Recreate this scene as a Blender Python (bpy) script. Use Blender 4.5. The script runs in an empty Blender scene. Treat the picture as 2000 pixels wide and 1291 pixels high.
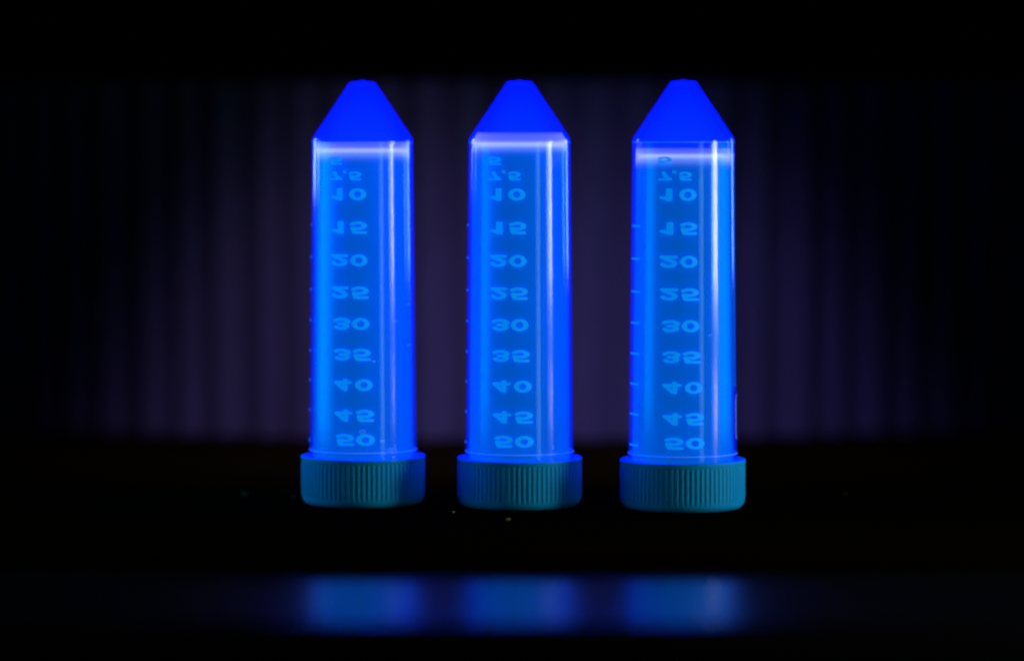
import bpy, bmesh, math, random
from mathutils import Vector, Matrix
random.seed(7)
MM = 0.001
sc = bpy.context.scene
COL = sc.collection

# ------------------------------------------------------------------ camera
CAM_H, CAM_D, AIM_Z = 97.0, 970.0, 46.9
cam_d = bpy.data.cameras.new('camera')
cam = bpy.data.objects.new('camera', cam_d); COL.objects.link(cam)
cam.location = (0, -CAM_D*MM, CAM_H*MM)
tilt = math.atan((CAM_H-AIM_Z)/CAM_D)
cam.rotation_euler = (math.pi/2 - tilt, 0, 0)
cam_d.sensor_width = 36; cam_d.lens = 125.7
cam_d.clip_start = 0.01; cam_d.clip_end = 20
cam_d.dof.use_dof = True
cam_d.dof.focus_distance = 0.957
cam_d.dof.aperture_fstop = 4.0
cam_d.dof.aperture_blades = 0
sc.camera = cam

# ------------------------------------------------------------------ world: a dark room
w = bpy.data.worlds.new('World'); sc.world = w; w.use_nodes = True
bg = w.node_tree.nodes['Background']
bg.inputs[0].default_value = (0.0, 0.0, 0.0, 1); bg.inputs[1].default_value = 0.0

# ------------------------------------------------------------------ lamps
def aim(o, target):
    d = Vector(target)*MM - o.location
    o.rotation_euler = d.to_track_quat('-Z', 'Y').to_euler()
def area(name, loc, target, sx, sy, power, color, spread=180):
    l = bpy.data.lights.new(name, 'AREA'); l.shape = 'RECTANGLE'
    l.size = sx*MM; l.size_y = sy*MM; l.energy = power; l.color = color
    l.spread = math.radians(spread)
    o = bpy.data.objects.new(name, l); COL.objects.link(o)
    o.location = Vector(loc)*MM; aim(o, target); return o
def spot(name, loc, target, power, color, angle, blend=1.0, rad=20):
    l = bpy.data.lights.new(name, 'SPOT'); l.energy = power; l.color = color
    l.spot_size = math.radians(angle); l.spot_blend = blend; l.shadow_soft_size = rad*MM
    o = bpy.data.objects.new(name, l); COL.objects.link(o)
    o.location = Vector(loc)*MM; aim(o, target); return o
# tall lavender-white strip lamp at the right: the long bright streak on each tube
area('strip_lamp', (620, -190, 125), (0, -320, 90), 112, 165, 0.85, (0.68, 0.74, 1.0), 80)
area('strip_lamp_low', (330, -106, 13), (0, -170, 20), 46, 22, 0.015, (0.85, 0.70, 1.0), 80)
area('teal_fill', (300, -330, 60), (0, -40, 50), 50, 230, 0.009, (0.35, 0.9, 1.0), 50)  # added fill: fronts of the caps and a faint second streak
# deep blue lamps: one above the cones, two large azure fills added beside the row to brighten the tube sides, two small ones behind it
area('blue_lamp_top', (0, 2, 152), (0, 0, 95), 150, 24, 0.5, (0.0, 0.0, 1.0), 60)
area('azure_fill_left', (-340, -30, 62), (0, -60, 60), 330, 130, 0.11, (0.0, 0.45, 1.0), 66)
area('azure_fill_right', (340, -10, 62), (0, -50, 60), 300, 130, 0.075, (0.0, 0.45, 1.0), 66)
area('blue_lamp_left', (-250, 215, 128), (0, 0, 118), 50, 90, 0.03, (0.14, 0.24, 1.0), 44)
area('blue_lamp_right', (250, 215, 110), (0, 0, 105), 50, 110, 0.022, (0.08, 0.22, 1.0), 44)
# two added violet spots, unseen high above, brightening the foot of the pleated screen
spot('screen_fill_spot', (-46, 60, 330), (-46, 217, -190), 12.5, (0.105, 0.090, 0.90), 46)
spot('screen_fill_spot', (46, 60, 330), (46, 217, -190), 11.5, (0.080, 0.08, 1.0), 46)

# ------------------------------------------------------------------ view
sc.view_settings.view_transform = 'Standard'; sc.view_settings.look = 'None'
sc.view_settings.exposure = 0; sc.view_settings.gamma = 1
sc.view_settings.use_curve_mapping = False
sc.render.engine = 'CYCLES'
sc.cycles.use_denoising = True
sc.cycles.filter_width = 2.5
sc.cycles.max_bounces = 8; sc.cycles.transparent_max_bounces = 24
sc.cycles.sample_clamp_indirect = 6

# ------------------------------------------------------------------ materials
def mat(name):
    m = bpy.data.materials.new(name); m.use_nodes = True
    nt = m.node_tree; nt.nodes.clear()
    out = nt.nodes.new('ShaderNodeOutputMaterial')
    return m, nt, out
def node(nt, t, **kw):
    n = nt.nodes.new(t)
    for k, v in kw.items():
        if k.startswith('i_'): n.inputs[k[2:].replace('_', ' ')].default_value = v
        else: setattr(n, k, v)
    return n
def principled(name, base, rough=0.5, spec=0.5, emit=None, estr=0, bump=None, var=0.0, scale=900, **kw):
    m, nt, out = mat(name)
    b = node(nt, 'ShaderNodeBsdfPrincipled')
    b.inputs['Base Color'].default_value = (*base, 1); b.inputs['Roughness'].default_value = rough
    b.inputs['Specular IOR Level'].default_value = spec
    if emit: b.inputs['Emission Color'].default_value = (*emit, 1); b.inputs['Emission Strength'].default_value = estr
    for k, v in kw.items(): b.inputs[k.replace('_', ' ')].default_value = v
    tc = node(nt, 'ShaderNodeTexCoord')
    if var or bump:
        no = node(nt, 'ShaderNodeTexNoise'); no.inputs['Scale'].default_value = scale; no.inputs['Detail'].default_value = 4
        nt.links.new(tc.outputs['Object'], no.inputs['Vector'])
        if var:
            mx = node(nt, 'ShaderNodeMix', data_type='RGBA')
            mx.inputs[6].default_value = (*[c*(1-var) for c in base], 1); mx.inputs[7].default_value = (*[min(1, c*(1+var)) for c in base], 1)
            nt.links.new(no.outputs['Fac'], mx.inputs[0]); nt.links.new(mx.outputs[2], b.inputs['Base Color'])
        if bump:
            bp = node(nt, 'ShaderNodeBump'); bp.inputs['Strength'].default_value = bump; bp.inputs['Distance'].default_value = 0.0003
            nt.links.new(no.outputs['Fac'], bp.inputs['Height']); nt.links.new(bp.outputs['Normal'], b.inputs['Normal'])
    nt.links.new(b.outputs[0], out.inputs['Surface'])
    return m

def make_wall():
    """milky polypropylene: mostly clear, a little diffuse, glossy skin, with a volume glow added to brighten edges and rims"""
    m, nt, out = mat('milky_polypropylene')
    tr = node(nt, 'ShaderNodeBsdfTransparent'); tr.inputs[0].default_value = (0.72, 0.86, 1, 1)
    df = node(nt, 'ShaderNodeBsdfDiffuse'); df.inputs[0].default_value = (0.0, 0.05, 0.9, 1)
    tl = node(nt, 'ShaderNodeBsdfTranslucent'); tl.inputs[0].default_value = (0.0, 0.05, 0.9, 1)
    m1 = node(nt, 'ShaderNodeMixShader'); m1.inputs[0].default_value = 0.5
    nt.links.new(df.outputs[0], m1.inputs[1]); nt.links.new(tl.outputs[0], m1.inputs[2])
    m2 = node(nt, 'ShaderNodeMixShader'); m2.inputs[0].default_value = 0.2
    nt.links.new(tr.outputs[0], m2.inputs[1]); nt.links.new(m1.outputs[0], m2.inputs[2])
    tc = node(nt, 'ShaderNodeTexCoord'); mp = node(nt, 'ShaderNodeMapping'); mp.inputs['Scale'].default_value = (900, 900, 25)
    no = node(nt, 'ShaderNodeTexNoise'); no.inputs['Scale'].default_value = 1.0; no.inputs['Detail'].default_value = 3
    nt.links.new(tc.outputs['Object'], mp.inputs[0]); nt.links.new(mp.outputs[0], no.inputs['Vector'])
    bp = node(nt, 'ShaderNodeBump'); bp.inputs['Strength'].default_value = 0.04; bp.inputs['Distance'].default_value = 0.0002
    nt.links.new(no.outputs['Fac'], bp.inputs['Height'])
    gl = node(nt, 'ShaderNodeBsdfGlossy'); gl.inputs['Roughness'].default_value = 0.12
    nt.links.new(bp.outputs[0], gl.inputs['Normal'])
    fr = node(nt, 'ShaderNodeFresnel'); fr.inputs[0].default_value = 1.45
    m3 = node(nt, 'ShaderNodeMixShader')
    ge = node(nt, 'ShaderNodeNewGeometry')          # gloss belongs to the outer skin only
    iv = node(nt, 'ShaderNodeMath', operation='SUBTRACT'); iv.inputs[0].default_value = 1.0
    nt.links.new(ge.outputs['Backfacing'], iv.inputs[1])
    mu = node(nt, 'ShaderNodeMath', operation='MULTIPLY')
    nt.links.new(fr.outputs[0], mu.inputs[0]); nt.links.new(iv.outputs[0], mu.inputs[1])
    nt.links.new(mu.outputs[0], m3.inputs[0]); nt.links.new(m2.outputs[0], m3.inputs[1]); nt.links.new(gl.outputs[0], m3.inputs[2])
    nt.links.new(m3.outputs[0], out.inputs['Surface'])
    em = node(nt, 'ShaderNodeEmission'); em.inputs[0].default_value = (0.0, 0.030, 1, 1); em.inputs[1].default_value = 75  # emission stands in for light scattered within the wall
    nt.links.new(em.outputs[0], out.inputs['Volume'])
    return m
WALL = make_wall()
LIQUID = principled('glowing_blue_liquid', (0.0, 0.26, 0.75), 0.6, 0.0, (0.0, 0.37, 0.66), 0.46, var=0.3, scale=90)
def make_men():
    m, nt, out = mat('liquid_edge_glow')
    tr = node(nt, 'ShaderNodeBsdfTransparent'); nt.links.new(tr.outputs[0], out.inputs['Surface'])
    em = node(nt, 'ShaderNodeEmission'); em.inputs[0].default_value = (1.05, 0.90, 1, 1); em.inputs[1].default_value = 36000  # glow just under the liquid surface, put into this film as emission
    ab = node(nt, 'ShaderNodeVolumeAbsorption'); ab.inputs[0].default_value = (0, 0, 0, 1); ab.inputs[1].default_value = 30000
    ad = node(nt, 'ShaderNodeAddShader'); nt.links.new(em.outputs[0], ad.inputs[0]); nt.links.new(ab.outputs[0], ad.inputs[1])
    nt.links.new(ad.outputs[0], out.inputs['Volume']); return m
MENISCUS_GLOW = make_men()
LIT_PRINT = principled('lit_print', (0.02, 0.34, 0.9), 0.5, 0.2, (0.0, 0.25, 0.85), 0.76)  # pale ink; light from the tube put into it as emission
PATCH = principled('white_print', (0.75, 0.75, 0.8), 0.5, 0.3)
CAP = principled('teal_cap_plastic', (0.0, 0.40, 0.56), 0.5, 0.15, var=0.12, scale=400, bump=0.08)
LIT_BEAD = principled('lit_bead', (0.35, 0.55, 0.95), 0.2, 0.5, (0.02, 0.25, 1.0), 0.45)  # clear material; emission added in place of light caught from the tube
FELT = principled('matte_black_felt', (0.006, 0.0032, 0.00012), 1.0, 0.0, var=0.4, scale=2500)
LACQUER = principled('black_lacquer', (0.004, 0.003, 0.003), 0.26, 0.85, bump=0.05, scale=300)
SCREEN = principled('violet_grey_paper', (0.14, 0.105, 0.045), 0.9, 0.1, var=0.15, scale=60)
DUST = principled('pale_lint', (0.45, 0.34, 0.012), 0.9, 0.0)

# ------------------------------------------------------------------ helpers
def link(name, me, m, parent=None):
    o = bpy.data.objects.new(name, me); COL.objects.link(o)
    if m and not me.materials: me.materials.append(m)
    if parent: o.parent = parent
    return o
def bm_mesh(name, bm, smooth=True, angle=40):
    bmesh.ops.recalc_face_normals(bm, faces=bm.faces[:])
    me = bpy.data.meshes.new(name); bm.to_mesh(me); bm.free()
    if smooth:
        me.shade_smooth()
        try: me.set_sharp_from_angle(angle=math.radians(angle))
        except Exception: pass
    return me
def lathe(profile, n=128, closed=False):
    """profile [(r, z) mm]; r==0 ends are welded to poles; closed joins last to first"""
    bm = bmesh.new(); rings = []
    for r, z in profile:
        if r < 1e-6: rings.append([bm.verts.new((0, 0, z*MM))])
        else: rings.append([bm.verts.new((r*MM*math.cos(2*math.pi*i/n), r*MM*math.sin(2*math.pi*i/n), z*MM)) for i in range(n)])
    pairs = list(zip(rings[:-1], rings[1:]))
    if closed: pairs.append((rings[-1], rings[0]))
    for a, b in pairs:
        for i in range(n):
            j = (i+1) % n
            if len(a) == 1 and len(b) == 1: continue
            if len(a) == 1: bm.faces.new((a[0], b[i], b[j]))
            elif len(b) == 1: bm.faces.new((a[i], a[j], b[0]))
            else: bm.faces.new((a[i], a[j], b[j], b[i]))
    return bm
def arc(cx, cz, r, a0, a1, n=6):
    return [(cx+r*math.cos(math.radians(a0+(a1-a0)*k/n)), cz+r*math.sin(math.radians(a0+(a1-a0)*k/n))) for k in range(n+1)]

# ------------------------------------------------------------------ table, felt, screen
def slab(name, x0, x1, y0, y1, z0, z1, m, bev):
    bm = bmesh.new()
    bmesh.ops.create_cube(bm, size=1)
    for v in bm.verts:
        v.co = Vector(((x0+x1)/2+v.co.x*(x1-x0), (y0+y1)/2+v.co.y*(y1-y0), (z0+z1)/2+v.co.z*(z1-z0)))*MM
    bmesh.ops.bevel(bm, geom=bm.edges[:], offset=bev*MM, segments=8, profile=0.5, affect='EDGES')
    return link(name, bm_mesh(name, bm), m)
Z0 = -0.9          # top of the board
table = slab('table', -420, 420, -213, 420, -45, Z0-4.55, LACQUER, 9.0)
table['kind'] = 'structure'
board = slab('felt_board', -380, 380, -112, 400, Z0-4.54, Z0, FELT, 0.7)
board['label'] = 'thick matte black felt board lying on the glossy table under the tubes'; board['category'] = 'board'

def pleated():
    bm = bmesh.new(); R = 330.0; pitch = 14.4; depth = 10.0; H = 118.5; T = 1.2
    cols = []
    nhalf = 22; rp = random.Random(4)
    for k in range(-nhalf, nhalf+1):
        for f in range(2):
            s = (k + f*0.5 + rp.uniform(-0.11, 0.11))*pitch/R
            rr = R + (rp.uniform(-1.2, 0) if f == 0 else -depth*rp.uniform(0.7, 1.1))
            cols.append((s, rr))
    def pt(s, rr, z): return Vector((rr*math.sin(s), 217+R-rr*math.cos(s), z))*MM
    front = [[bm.verts.new(pt(s, rr, z)) for z in (-0.75, H)] for s, rr in cols]
    back = [[bm.verts.new(pt(s, rr-T, z)) for z in (-0.75, H)] for s, rr in cols]
    for i in range(len(cols)-1):
        a, b, c, d = front[i], front[i+1], back[i], back[i+1]
        bm.faces.new((a[0], b[0], b[1], a[1])); bm.faces.new((c[0], c[1], d[1], d[0]))
        bm.faces.new((a[1], b[1], d[1], c[1])); bm.faces.new((a[0], c[0], d[0], b[0]))
    for i in (0, -1):
        a, c = front[i], back[i]; bm.faces.new((a[0], a[1], c[1], c[0]))
    # soften the folds
    ed = [e for e in bm.edges if abs(e.verts[0].co.z-e.verts[1].co.z) > 0.05 and len(e.link_faces) == 2]
    bmesh.ops.bevel(bm, geom=ed, offset=0.35*MM, segments=2, profile=0.5, affect='EDGES')
    o = link('pleated_screen', bm_mesh('pleated_screen', bm, angle=30), SCREEN)
    o['label'] = 'dim violet grey pleated screen curving behind the three tubes'; o['category'] = 'screen'
pleated()

# ------------------------------------------------------------------ digits (stroke outlines -> curved thin solids)
def seg_d(px, py, ax, ay, bx, by, butt):
    dx, dy = bx-ax, by-ay; L2 = dx*dx+dy*dy
    t = ((px-ax)*dx+(py-ay)*dy)/L2
    tc = max(0, min(1, t)); ex, ey = px-(ax+tc*dx), py-(ay+tc*dy)
    return math.hypot(ex, ey)
def arcpts(cx, cy, rx, ry, a0, a1, n=16):
    return [(cx+rx*math.cos(math.radians(a0+(a1-a0)*k/n)), cy+ry*math.sin(math.radians(a0+(a1-a0)*k/n))) for k in range(n+1)]
HW = 0.108   # half stroke, height of glyph = 1, width ~0.9 before stretch
GL = {
 '0': [arcpts(0.42, 0.5, 0.27, 0.375, 0, 360, 28)],
 '1': [[(0.42, 0.06), (0.42, 0.94)], [(0.40, 0.90), (0.32, 0.79), (0.17, 0.73)]],
 '2': [arcpts(0.41, 0.64, 0.25, 0.235, 165, -25, 16) + [(0.50, 0.42), (0.22, 0.22), (0.14, 0.125), (0.70, 0.125)]],
 '3': [arcpts(0.40, 0.685, 0.23, 0.19, 160, -80, 16), arcpts(0.40, 0.315, 0.27, 0.19, 80, -160, 16), [(0.34, 0.5), (0.45, 0.5)]],
 '4': [[(0.57, 0.06), (0.57, 0.92)], [(0.54, 0.90), (0.10, 0.30)], [(0.10, 0.285), (0.78, 0.285)]],
 '5': [[(0.68, 0.895), (0.25, 0.895), (0.18, 0.52)], arcpts(0.39, 0.35, 0.28, 0.235, 128, -150, 18)],
 '7': [[(0.12, 0.875), (0.68, 0.875), (0.50, 0.60), (0.38, 0.32), (0.34, 0.06)]],
 ',': [[(0.16, 0.13), (0.16, 0.10), (0.11, -0.04)]],
}
def glyph_field(ch):
    segs = []
    for pl in GL[ch]:
        segs += list(zip(pl[:-1], pl[1:]))
    def f(x, y):
        d = min(seg_d(x, y, *a, *b, False) for a, b in segs) - HW
        return max(d, y-1.0, (-0.0-y) if ch != ',' else -1)
    return f
def glyph_polys(ch, nx=26, ny=26):
    """marching squares: list of polygons"""
    f = glyph_field(ch)
    x0, x1, y0, y1 = -0.1, 1.0, -0.22, 1.06
    X = [x0+(x1-x0)*i/nx for i in range(nx+1)]; Y = [y0+(y1-y0)*j/ny for j in range(ny+1)]
    F = [[f(x, y) for y in Y] for x in X]
    polys = []
    for i in range(nx):
        for j in range(ny):
            c = [(X[i], Y[j], F[i][j]), (X[i+1], Y[j], F[i+1][j]), (X[i+1], Y[j+1], F[i+1][j+1]), (X[i], Y[j+1], F[i][j+1])]
            if all(p[2] >= 0 for p in c): continue
            poly = []
            for k in range(4):
                a, b = c[k], c[(k+1) % 4]
                if a[2] < 0: poly.append((a[0], a[1]))
                if (a[2] < 0) != (b[2] < 0):
                    t = a[2]/(a[2]-b[2]); poly.append((a[0]+t*(b[0]-a[0]), a[1]+t*(b[1]-a[1])))
            if len(poly) >= 3: polys.append(poly)
    return polys
GP = {c: glyph_polys(c) for c in GL}

# ------------------------------------------------------------------ tube geometry (mm)
Z_RIM, Z_SH, Z_TIP = 12.5, 98.9, 114.3
R_BOT, R_SH, R_TIP = 14.74, 13.78, 3.7
def R_out(z):
    return R_BOT + (R_SH-R_BOT)*(z-Z_RIM)/(Z_SH-Z_RIM)
T_W = 1.0
def R_in(z):
    if z <= Z_SH-0.6: return R_out(z)-T_W
    k = (z-(Z_SH-0.6))/(Z_TIP-Z_SH)
    return R_SH-T_W - k*(R_SH-R_TIP)
def wall_profile():
    o = [(R_out(2.0), 2.0), (R_out(14.1), 14.1), (R_out(30), 30), (R_out(60), 60), (R_out(90), 90)]
    o += [(R_out(98.0), 98.0), (R_SH-0.06, 98.7), (R_SH-0.34, 99.3)]
    zs = [100.5, 104, 108, 112]
    o += [(R_SH-0.34-(z-99.3)*(R_SH-0.34-R_TIP)/(Z_TIP-0.5-99.3), z) for z in zs]
    o += [(R_TIP+0.05, Z_TIP-0.55), (R_TIP-0.25, Z_TIP-0.15), (R_TIP-0.7, Z_TIP), (1.1, Z_TIP+0.02), (0.9, Z_TIP+0.3), (0.35, Z_TIP+0.34), (0, Z_TIP+0.34)]
    i = [(0, Z_TIP-1.3), (R_TIP-1.2, Z_TIP-1.3)]
    i += [(R_in(z), z) for z in (112, 106, 101, 98.5, 97.5, 85, 60, 30, 14)] + [(R_in(2.0), 2.0)]
    return o + i
wall_me = bm_mesh('tube_body', lathe(wall_profile(), 160, closed=False), angle=35)
# close the lower ring of the shell
def close_shell(me):
    bm = bmesh.new(); bm.from_mesh(me)
    be = [e for e in bm.edges if len(e.link_faces) == 1]
    bmesh.ops.bridge_loops(bm, edges=be)
    bmesh.ops.recalc_face_normals(bm, faces=bm.faces[:])
    bm.to_mesh(me); bm.free(); me.shade_smooth(); me.set_sharp_from_angle(angle=math.radians(35))
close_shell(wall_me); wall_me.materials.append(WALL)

def cap_profile():
    RC = 16.72
    p = [(0, Z0), (13.7, Z0), (14.2, Z0+0.06)]
    p += arc(RC-2.3, Z0+2.45, 2.3, -84, -6, 8)
    p += [(RC, 2.6), (RC+0.02, 10.9), (RC+0.1, 11.2), (RC+0.22, 11.5), (RC+0.24, 12.1)]
    p += arc(RC-0.06, 12.2, 0.3, 0, 90, 4)
    p += [(RC-0.75, 12.5)] + arc(RC-0.8, 12.25, 0.25, 90, 180, 3)
    p += [(RC-1.1, 9.5), (R_out(9)+0.15, 9.2), (R_out(9)+0.15, 1.6), (0, 1.6)]
    return p
cap_me = bm_mesh('cap', lathe(cap_profile(), 160), angle=50); cap_me.materials.append(CAP)
def rib_mesh():
    bm = bmesh.new(); RC = 16.70; hw = 0.42; pr = 0.22; N = 6
    prof = [(-hw, -0.25)] + [(hw*-math.cos(math.pi*k/N), pr*math.sin(math.pi*k/N)) for k in range(N+1)] + [(hw, -0.25)]
    rows = []
    for z, s in ((1.2, 0.0), (1.7, 0.5), (2.3, 1.0), (10.5, 1.0), (11.0, 0.75), (11.4, 0.1)):
        rows.append([bm.verts.new(((RC+(d*s if d > 0 else d))*MM, t*MM, z*MM)) for t, d in prof])
    for a, b in zip(rows[:-1], rows[1:]):
        for i in range(len(prof)-1): bm.faces.new((a[i], a[i+1], b[i+1], b[i]))
    bm.faces.new(rows[0]); bm.faces.new(rows[-1][::-1])
    return bm_mesh('rib', bm, angle=60)
rib_me = rib_mesh(); rib_me.materials.append(CAP)

def collar_mesh():
    z = 14.15; r = R_out(z)
    return bm_mesh('collar_bead', lathe([(r-0.12, z-0.10)] + arc(r, z, 0.10, -90, 90, 6) + [(r-0.12, z+0.10)], 128, closed=True), angle=60)
collar_me = collar_mesh(); collar_me.materials.append(LIT_BEAD)
def seam_mesh():
    z = 97.9; r = R_out(z)
    return bm_mesh('shoulder_seam', lathe([(r-0.1, z-0.05)] + arc(r, z, 0.05, -90, 90, 4) + [(r-0.1, z+0.05)], 128, closed=True), angle=60)
seam_me = seam_mesh(); seam_me.materials.append(LIT_BEAD)

def liquid_mesh(level):
    g = 0.06
    p = [(0, 1.9), (R_in(2)-g, 1.9)] + [(R_in(z)-g, z) for z in (14, 40, 70, 90)]
    p += [(R_in(level)-g, level), (R_in(level)-0.8, level-0.25), (R_in(level)-2.0, level-0.5), (0, level-0.55)]
    return bm_mesh('liquid', lathe(p, 128), angle=40)
def meniscus_glow_mesh(level, up, down):
    """film of liquid on the inside of the wall, thickest at the surface, tapered so its added glow fades up and down"""
    g = 0.02; prof_o = []; prof_i = []
    N = 36
    for k in range(N+1):
        z = level-down + (up+down)*k/N
        d = z-level
        th = 0.05*math.exp(-(d/0.4)**2)
        if d <= 0: th += 0.016*math.exp(-(d/(0.45*down))**2)*(1-min(1, -d/down)**3)
        else: th += 0.006*max(0, 1-d/up)**0.5 + 0.006*math.exp(-(d/0.5)**2)
        th += 0.0002
        prof_o.append((R_in(z)-g*0.3, z)); prof_i.append((R_in(z)-g*0.3-th, z))
    return bm_mesh('meniscus_glow', lathe(prof_o + prof_i[::-1], 128, closed=True), angle=80)

def curved_solid(polys, name, r_off=(0.0, 0.07)):
    """polys in (arc mm, z mm) -> thin solid bent round the tube; angle 0 faces the camera (-y)"""
    bm = bmesh.new(); vs = {}
    def V(u, z):
        k = (round(u, 4), round(z, 4))
        if k not in vs:
            R = R_out(z)+r_off[0]; a = u/R_out(z)
            vs[k] = bm.verts.new((R*math.sin(a)*MM, -R*math.cos(a)*MM, z*MM))
        return vs[k]
    for p in polys:
        q = []
        for u, z in p:
            v = V(u, z)
            if v not in q: q.append(v)
        if len(q) >= 3:
            try: bm.faces.new(q)
            except ValueError: pass
    ret = bmesh.ops.extrude_face_region(bm, geom=bm.faces[:])
    for v in [g for g in ret['geom'] if isinstance(g, bmesh.types.BMVert)]:
        d = Vector((v.co.x, v.co.y, 0)).normalized(); v.co += d*(r_off[1]-r_off[0])*MM
    return bm_mesh(name, bm, angle=50)

# measured rows: text, z of centre, half height, left arc edge per glyph (mm), glyph width
PXMM = 7.19
def zpx(y, depth=14.2):
    # height of the point seen at that row of the photograph, on the front of the left tube
    return CAM_H - (CAM_D+6.0-depth)*math.tan(math.atan((y-645.5)/6983.0)+tilt)
ROWS = [('5', 314.5, 16, [(-61, 26)]), ('7,5', 344, 17, [(-61, 26), (-35, 8), (-23, 25)]), ('10', 380, 24, [(-58, 23), (-22, 33)]),
        ('15', 445, 24, [(-58, 25), (-21, 34)]), ('20', 509, 24, [(-58, 34), (-20, 33)]), ('25', 572, 24, [(-57, 34), (-19, 35)]),
        ('30', 633, 24, [(-54, 34), (-17, 34)]), ('35', 693, 23.5, [(-53, 34), (-16, 36)]), ('40', 752, 23.5, [(-53, 36), (-11, 34)]),
        ('45', 812, 23.5, [(-52, 36), (-10, 36)]), ('50', 859, 23, [(-49, 36), (-9, 36)])]
EXT = {c: (min(p[0] for q in GP[c] for p in q), max(p[0] for q in GP[c] for p in q)) for c in GP}
numeral_me = []
for text, yc, hp, gl in ROWS:
    zc = zpx(yc); h = hp/PXMM; polys = []
    for ch, (xl, wpx) in zip(text, gl):
        e0, e1 = EXT[ch]
        R = R_out(zc); ul = R*math.asin(max(-0.95, xl/PXMM/R)); ur = R*math.asin((xl+wpx)/PXMM/R)
        for q in GP[ch]:
            polys.append([(ul+(x-e0)/(e1-e0)*(ur-ul), zc - (y-0.5)*h) for x, y in q])   # upside down: tube is inverted
    me = curved_solid(polys, 'numeral'); me.materials.append(LIT_PRINT); numeral_me.append((text, me))

def strip_poly(u0, u1, z0, z1, n=6):
    return [[(u0+(u1-u0)*k/n, z0), (u0+(u1-u0)*(k+1)/n, z0), (u0+(u1-u0)*(k+1)/n, z1), (u0+(u1-u0)*k/n, z1)] for k in range(n)]

TUBES = [
 dict(x=-40.75, y=6.0, rot=0, level=95.6, up=2.3, down=3.6,
      label='glowing blue conical tube with small bubbles by its lowest number, left of the other two'),
 dict(x=2.05, y=0.0, rot=0.0, level=97.2, up=3.4, down=3.2,
      label='glowing blue conical tube between the two others, bright fill line reaching into its cone'),
 dict(x=46.15, y=-6.0, rot=5.5, level=94.1, up=2.3, down=3.6,
      label='glowing blue conical tube with tick marks on its left edge and the lowest fill line'),
]
def part(name, me, m, parent, label=None):
    o = link(name, me, m, parent)
    if label: o['label'] = label
    return o
for ti, t in enumerate(TUBES):
    root = bpy.data.objects.new('conical_tube', None); COL.objects.link(root)
    root.location = (t['x']*MM, t['y']*MM, 0.03*MM); root.rotation_euler.z = math.radians(t['rot'])
    root.empty_display_size = 0.01
    root['label'] = t['label']; root['category'] = 'tube'; root['group'] = 'inverted tubes in a row'
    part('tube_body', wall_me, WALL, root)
    lq = part('liquid', liquid_mesh(t['level']), LIQUID, root)
    part('meniscus_glow', meniscus_glow_mesh(t['level'], t['up'], t['down']), MENISCUS_GLOW, lq)
    cp = part('cap', cap_me, CAP, root, 'teal ribbed screw cap')
    for k in range(78):
        r = part('rib', rib_me, CAP, cp); r.rotation_euler.z = 2*math.pi*(k+0.3*ti)/78
    part('collar_bead', collar_me, LIT_BEAD, root)
    part('shoulder_seam', seam_me, LIT_BEAD, root)
    for text, me in numeral_me:
        part('numeral', me, LIT_PRINT, root)
    # graduation ticks by the left edge
    for yc in (441, 505, 569, 630, 690, 749, 808, 868):
        zc = zpx(yc+1, 18.0-6*0); R = R_out(zc)
        a0, a1 = (math.radians(-84), math.radians(-63)) if ti == 2 else (math.radians(-96), math.radians(-79))
        me = curved_solid(strip_poly(R*a0, R*a1, zc-0.22, zc+0.22), 'graduation_tick', (0.0, 0.05)); me.materials.append(LIT_PRINT)
        part('graduation_tick', me, LIT_PRINT, root)
    if ti == 2:
        a0 = math.radians(68)
        za, zb = zpx(755), zpx(300)
        def edge_fn(z): return R_out(z)*a0
        polys = []
        N = 40
        for k in range(N):
            z0 = za+(zb-za)*k/N; z1 = za+(zb-za)*(k+1)/N
            def lo(z):
                d = min(z-za, zb-z, 3.0); return R_out(z)*a0 + 1.0*(1-math.sqrt(max(0, 1-(1-d/3.0)**2)))
            polys.append([(lo(z0), z0), (R_out(z0)*math.radians(125), z0), (R_out(z1)*math.radians(125), z1), (lo(z1), z1)])
        me = curved_solid(polys, 'writing_patch', (0.0, 0.06)); me.materials.append(PATCH)
        part('writing_patch', me, PATCH, root, 'pale printed writing patch on the right side')
        za, zb = zpx(858), zpx(770); polys = []
        pts = []
        for k in range(33):
            z = za+(zb-za)*k/32; d = min(z-za, zb-z, 2.2); pts.append((R_out(z)*a0+2.2*(1-math.sqrt(max(0, 1-(1-d/2.2)**2))), z))
        for (u0, z0), (u1, z1) in zip(pts[:-1], pts[1:]):
            polys.append([(u0, z0), (u0+0.42, z0), (u1+0.42, z1), (u1, z1)])
        me = curved_solid(polys, 'printed_frame', (0.0, 0.08)); me.materials.append(PATCH)
        part('printed_frame', me, PATCH, root, 'rounded printed outline low on the right side')

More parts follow.
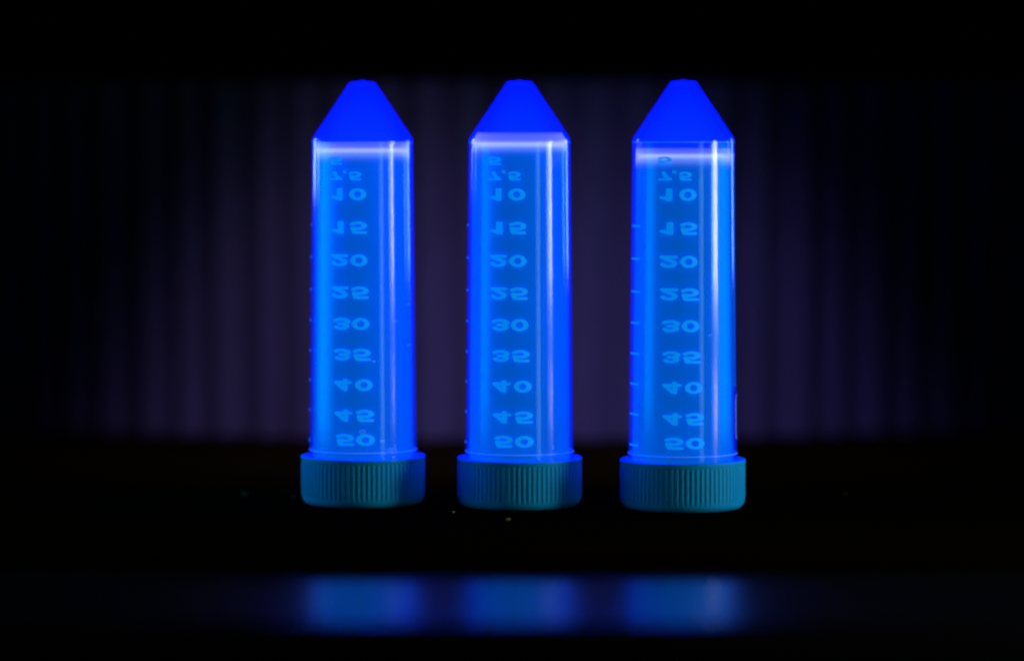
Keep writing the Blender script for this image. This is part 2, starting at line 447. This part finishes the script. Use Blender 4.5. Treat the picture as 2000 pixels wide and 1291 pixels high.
# ------------------------------------------------------------------ bubbles and flecks on the tubes
def ring_mesh(rx, rz, th):
    bm = bmesh.new(); n, m = 20, 6; g = []
    for i in range(n):
        a = 2*math.pi*i/n; ring = []
        for j in range(m):
            b = 2*math.pi*j/m
            ring.append(bm.verts.new(((rx+th*math.cos(b))*math.cos(a)*MM, th*math.sin(b)*MM, (rz+th*math.cos(b))*math.sin(a)*MM)))
        g.append(ring)
    for i in range(n):
        for j in range(m):
            bm.faces.new((g[i][j], g[(i+1) % n][j], g[(i+1) % n][(j+1) % m], g[i][(j+1) % m]))
    return bm_mesh('bubble', bm)
roots = [o for o in COL.objects if o.name.startswith('conical_tube')]
def put(root, name, me, m, dx, ypx, tiltdeg=0):
    z = zpx(ypx); R = R_out(z)+0.05; a = math.asin(max(-0.97, min(0.97, dx/PXMM/R)))
    o = part(name, me, m, root); o.location = (R*math.sin(a)*MM, -R*math.cos(a)*MM, z*MM)
    o.rotation_euler = (0, math.radians(tiltdeg), a); return o
put(roots[0], 'bubble', ring_mesh(0.85, 0.38, 0.09), LIT_BEAD, 3, 843)
put(roots[0], 'bubble', ring_mesh(0.55, 0.2, 0.08), LIT_BEAD, 41, 862)
put(roots[0], 'bubble', ring_mesh(0.45, 0.16, 0.07), LIT_BEAD, 25, 706)
put(roots[0], 'bubble', ring_mesh(1.1, 0.32, 0.08), LIT_BEAD, 56, 879, -8)
def fleck_mesh(l, h):
    bm = bmesh.new()
    bmesh.ops.create_icosphere(bm, subdivisions=2, radius=1)
    for v in bm.verts:
        k = 1+0.25*math.sin(v.co.x*5+v.co.z*3); v.co = Vector((v.co.x*l*MM, v.co.y*0.06*MM, (v.co.z*h*k+0.3*h*v.co.x)*MM))
    return bm_mesh('fleck', bm)
for ri, dx, y, l, h, tl in ((0, 91, 597, 0.7, 0.13, 0), (0, 68, 629, 0.8, 0.1, 0), (0, 92, 677, 1.3, 0.12, -3), (0, 66, 873, 0.6, 0.08, -80),
                            (1, 65, 872, 0.8, 0.1, -80), (2, 38, 651, 0.5, 0.14, -20), (2, -61, 637, 0.3, 0.1, 0), (2, 0, 903, 0.8, 0.12, -60)):
    put(roots[ri], 'fleck', fleck_mesh(l, h), LIT_BEAD, dx, y, tl)

DROP = principled('glint_droplet', (0.75, 0.8, 0.95), 0.12, 0.8)  # lamp glint put into the pale base colour of the droplets
def drop_mesh(r):
    bm = bmesh.new(); bmesh.ops.create_icosphere(bm, subdivisions=3, radius=1)
    for v in bm.verts: v.co = Vector((v.co.x*r*1.3, v.co.y*r*0.7, v.co.z*r*(0.75 if v.co.z > 0 else 0.6)))*MM
    return bm_mesh('droplet', bm, angle=180)
for ri, dx, y, r in ((0, 62, 895, 0.42), (1, 62, 899, 0.42), (2, 66, 904, 0.5), (0, 66, 880, 0.25), (2, 44, 885, 0.22)):
    put(roots[ri], 'droplet', drop_mesh(r), DROP, dx, y)

# ------------------------------------------------------------------ lint on the felt
def lint(seed, s):
    rnd = random.Random(seed); bm = bmesh.new()
    bmesh.ops.create_icosphere(bm, subdivisions=2, radius=1)
    for v in bm.verts:
        n = v.co.copy(); k = 1+rnd.uniform(-0.35, 0.35)
        v.co = Vector((n.x*s*1.5*k, n.y*s*k, (n.z*0.5*k+0.45)*s))*MM
    return bm_mesh('lint_speck', bm, angle=180)
def felt_pt(px, py):
    # felt point seen at that place of the photograph
    sx = (px-1000)/2000*36/125.7; sy = -(py-645.5)/2000*36/125.7
    d = cam.rotation_euler.to_matrix() @ Vector((sx, sy, -1)); o = Vector(cam.location)
    k = (Z0*MM-o.z)/d.z; p = o+d*k; return (p.x/MM, p.y/MM)
for i, (px, py, s, lab) in enumerate(((478, 966, 0.75, 'pale lint speck on black felt, farthest to the left'),
        (573, 972, 0.45, 'tiny bluish lint speck on felt just left of the left cap'),
        (885, 1001, 0.5, 'pale lint speck on felt between left and middle caps'),
        (992, 1015, 0.55, 'pale lint speck on felt in front of the middle cap'),
        (1651, 965, 0.45, 'faint lint speck on black felt at the far right'))):
    o = link('lint_speck', lint(i+3, s*0.7), DUST)
    x, y = felt_pt(px, py); o.location = (x*MM, y*MM, Z0*MM); o.rotation_euler.z = i*1.1
    o['label'] = lab; o['category'] = 'lint speck'; o['group'] = 'lint specks on the felt'
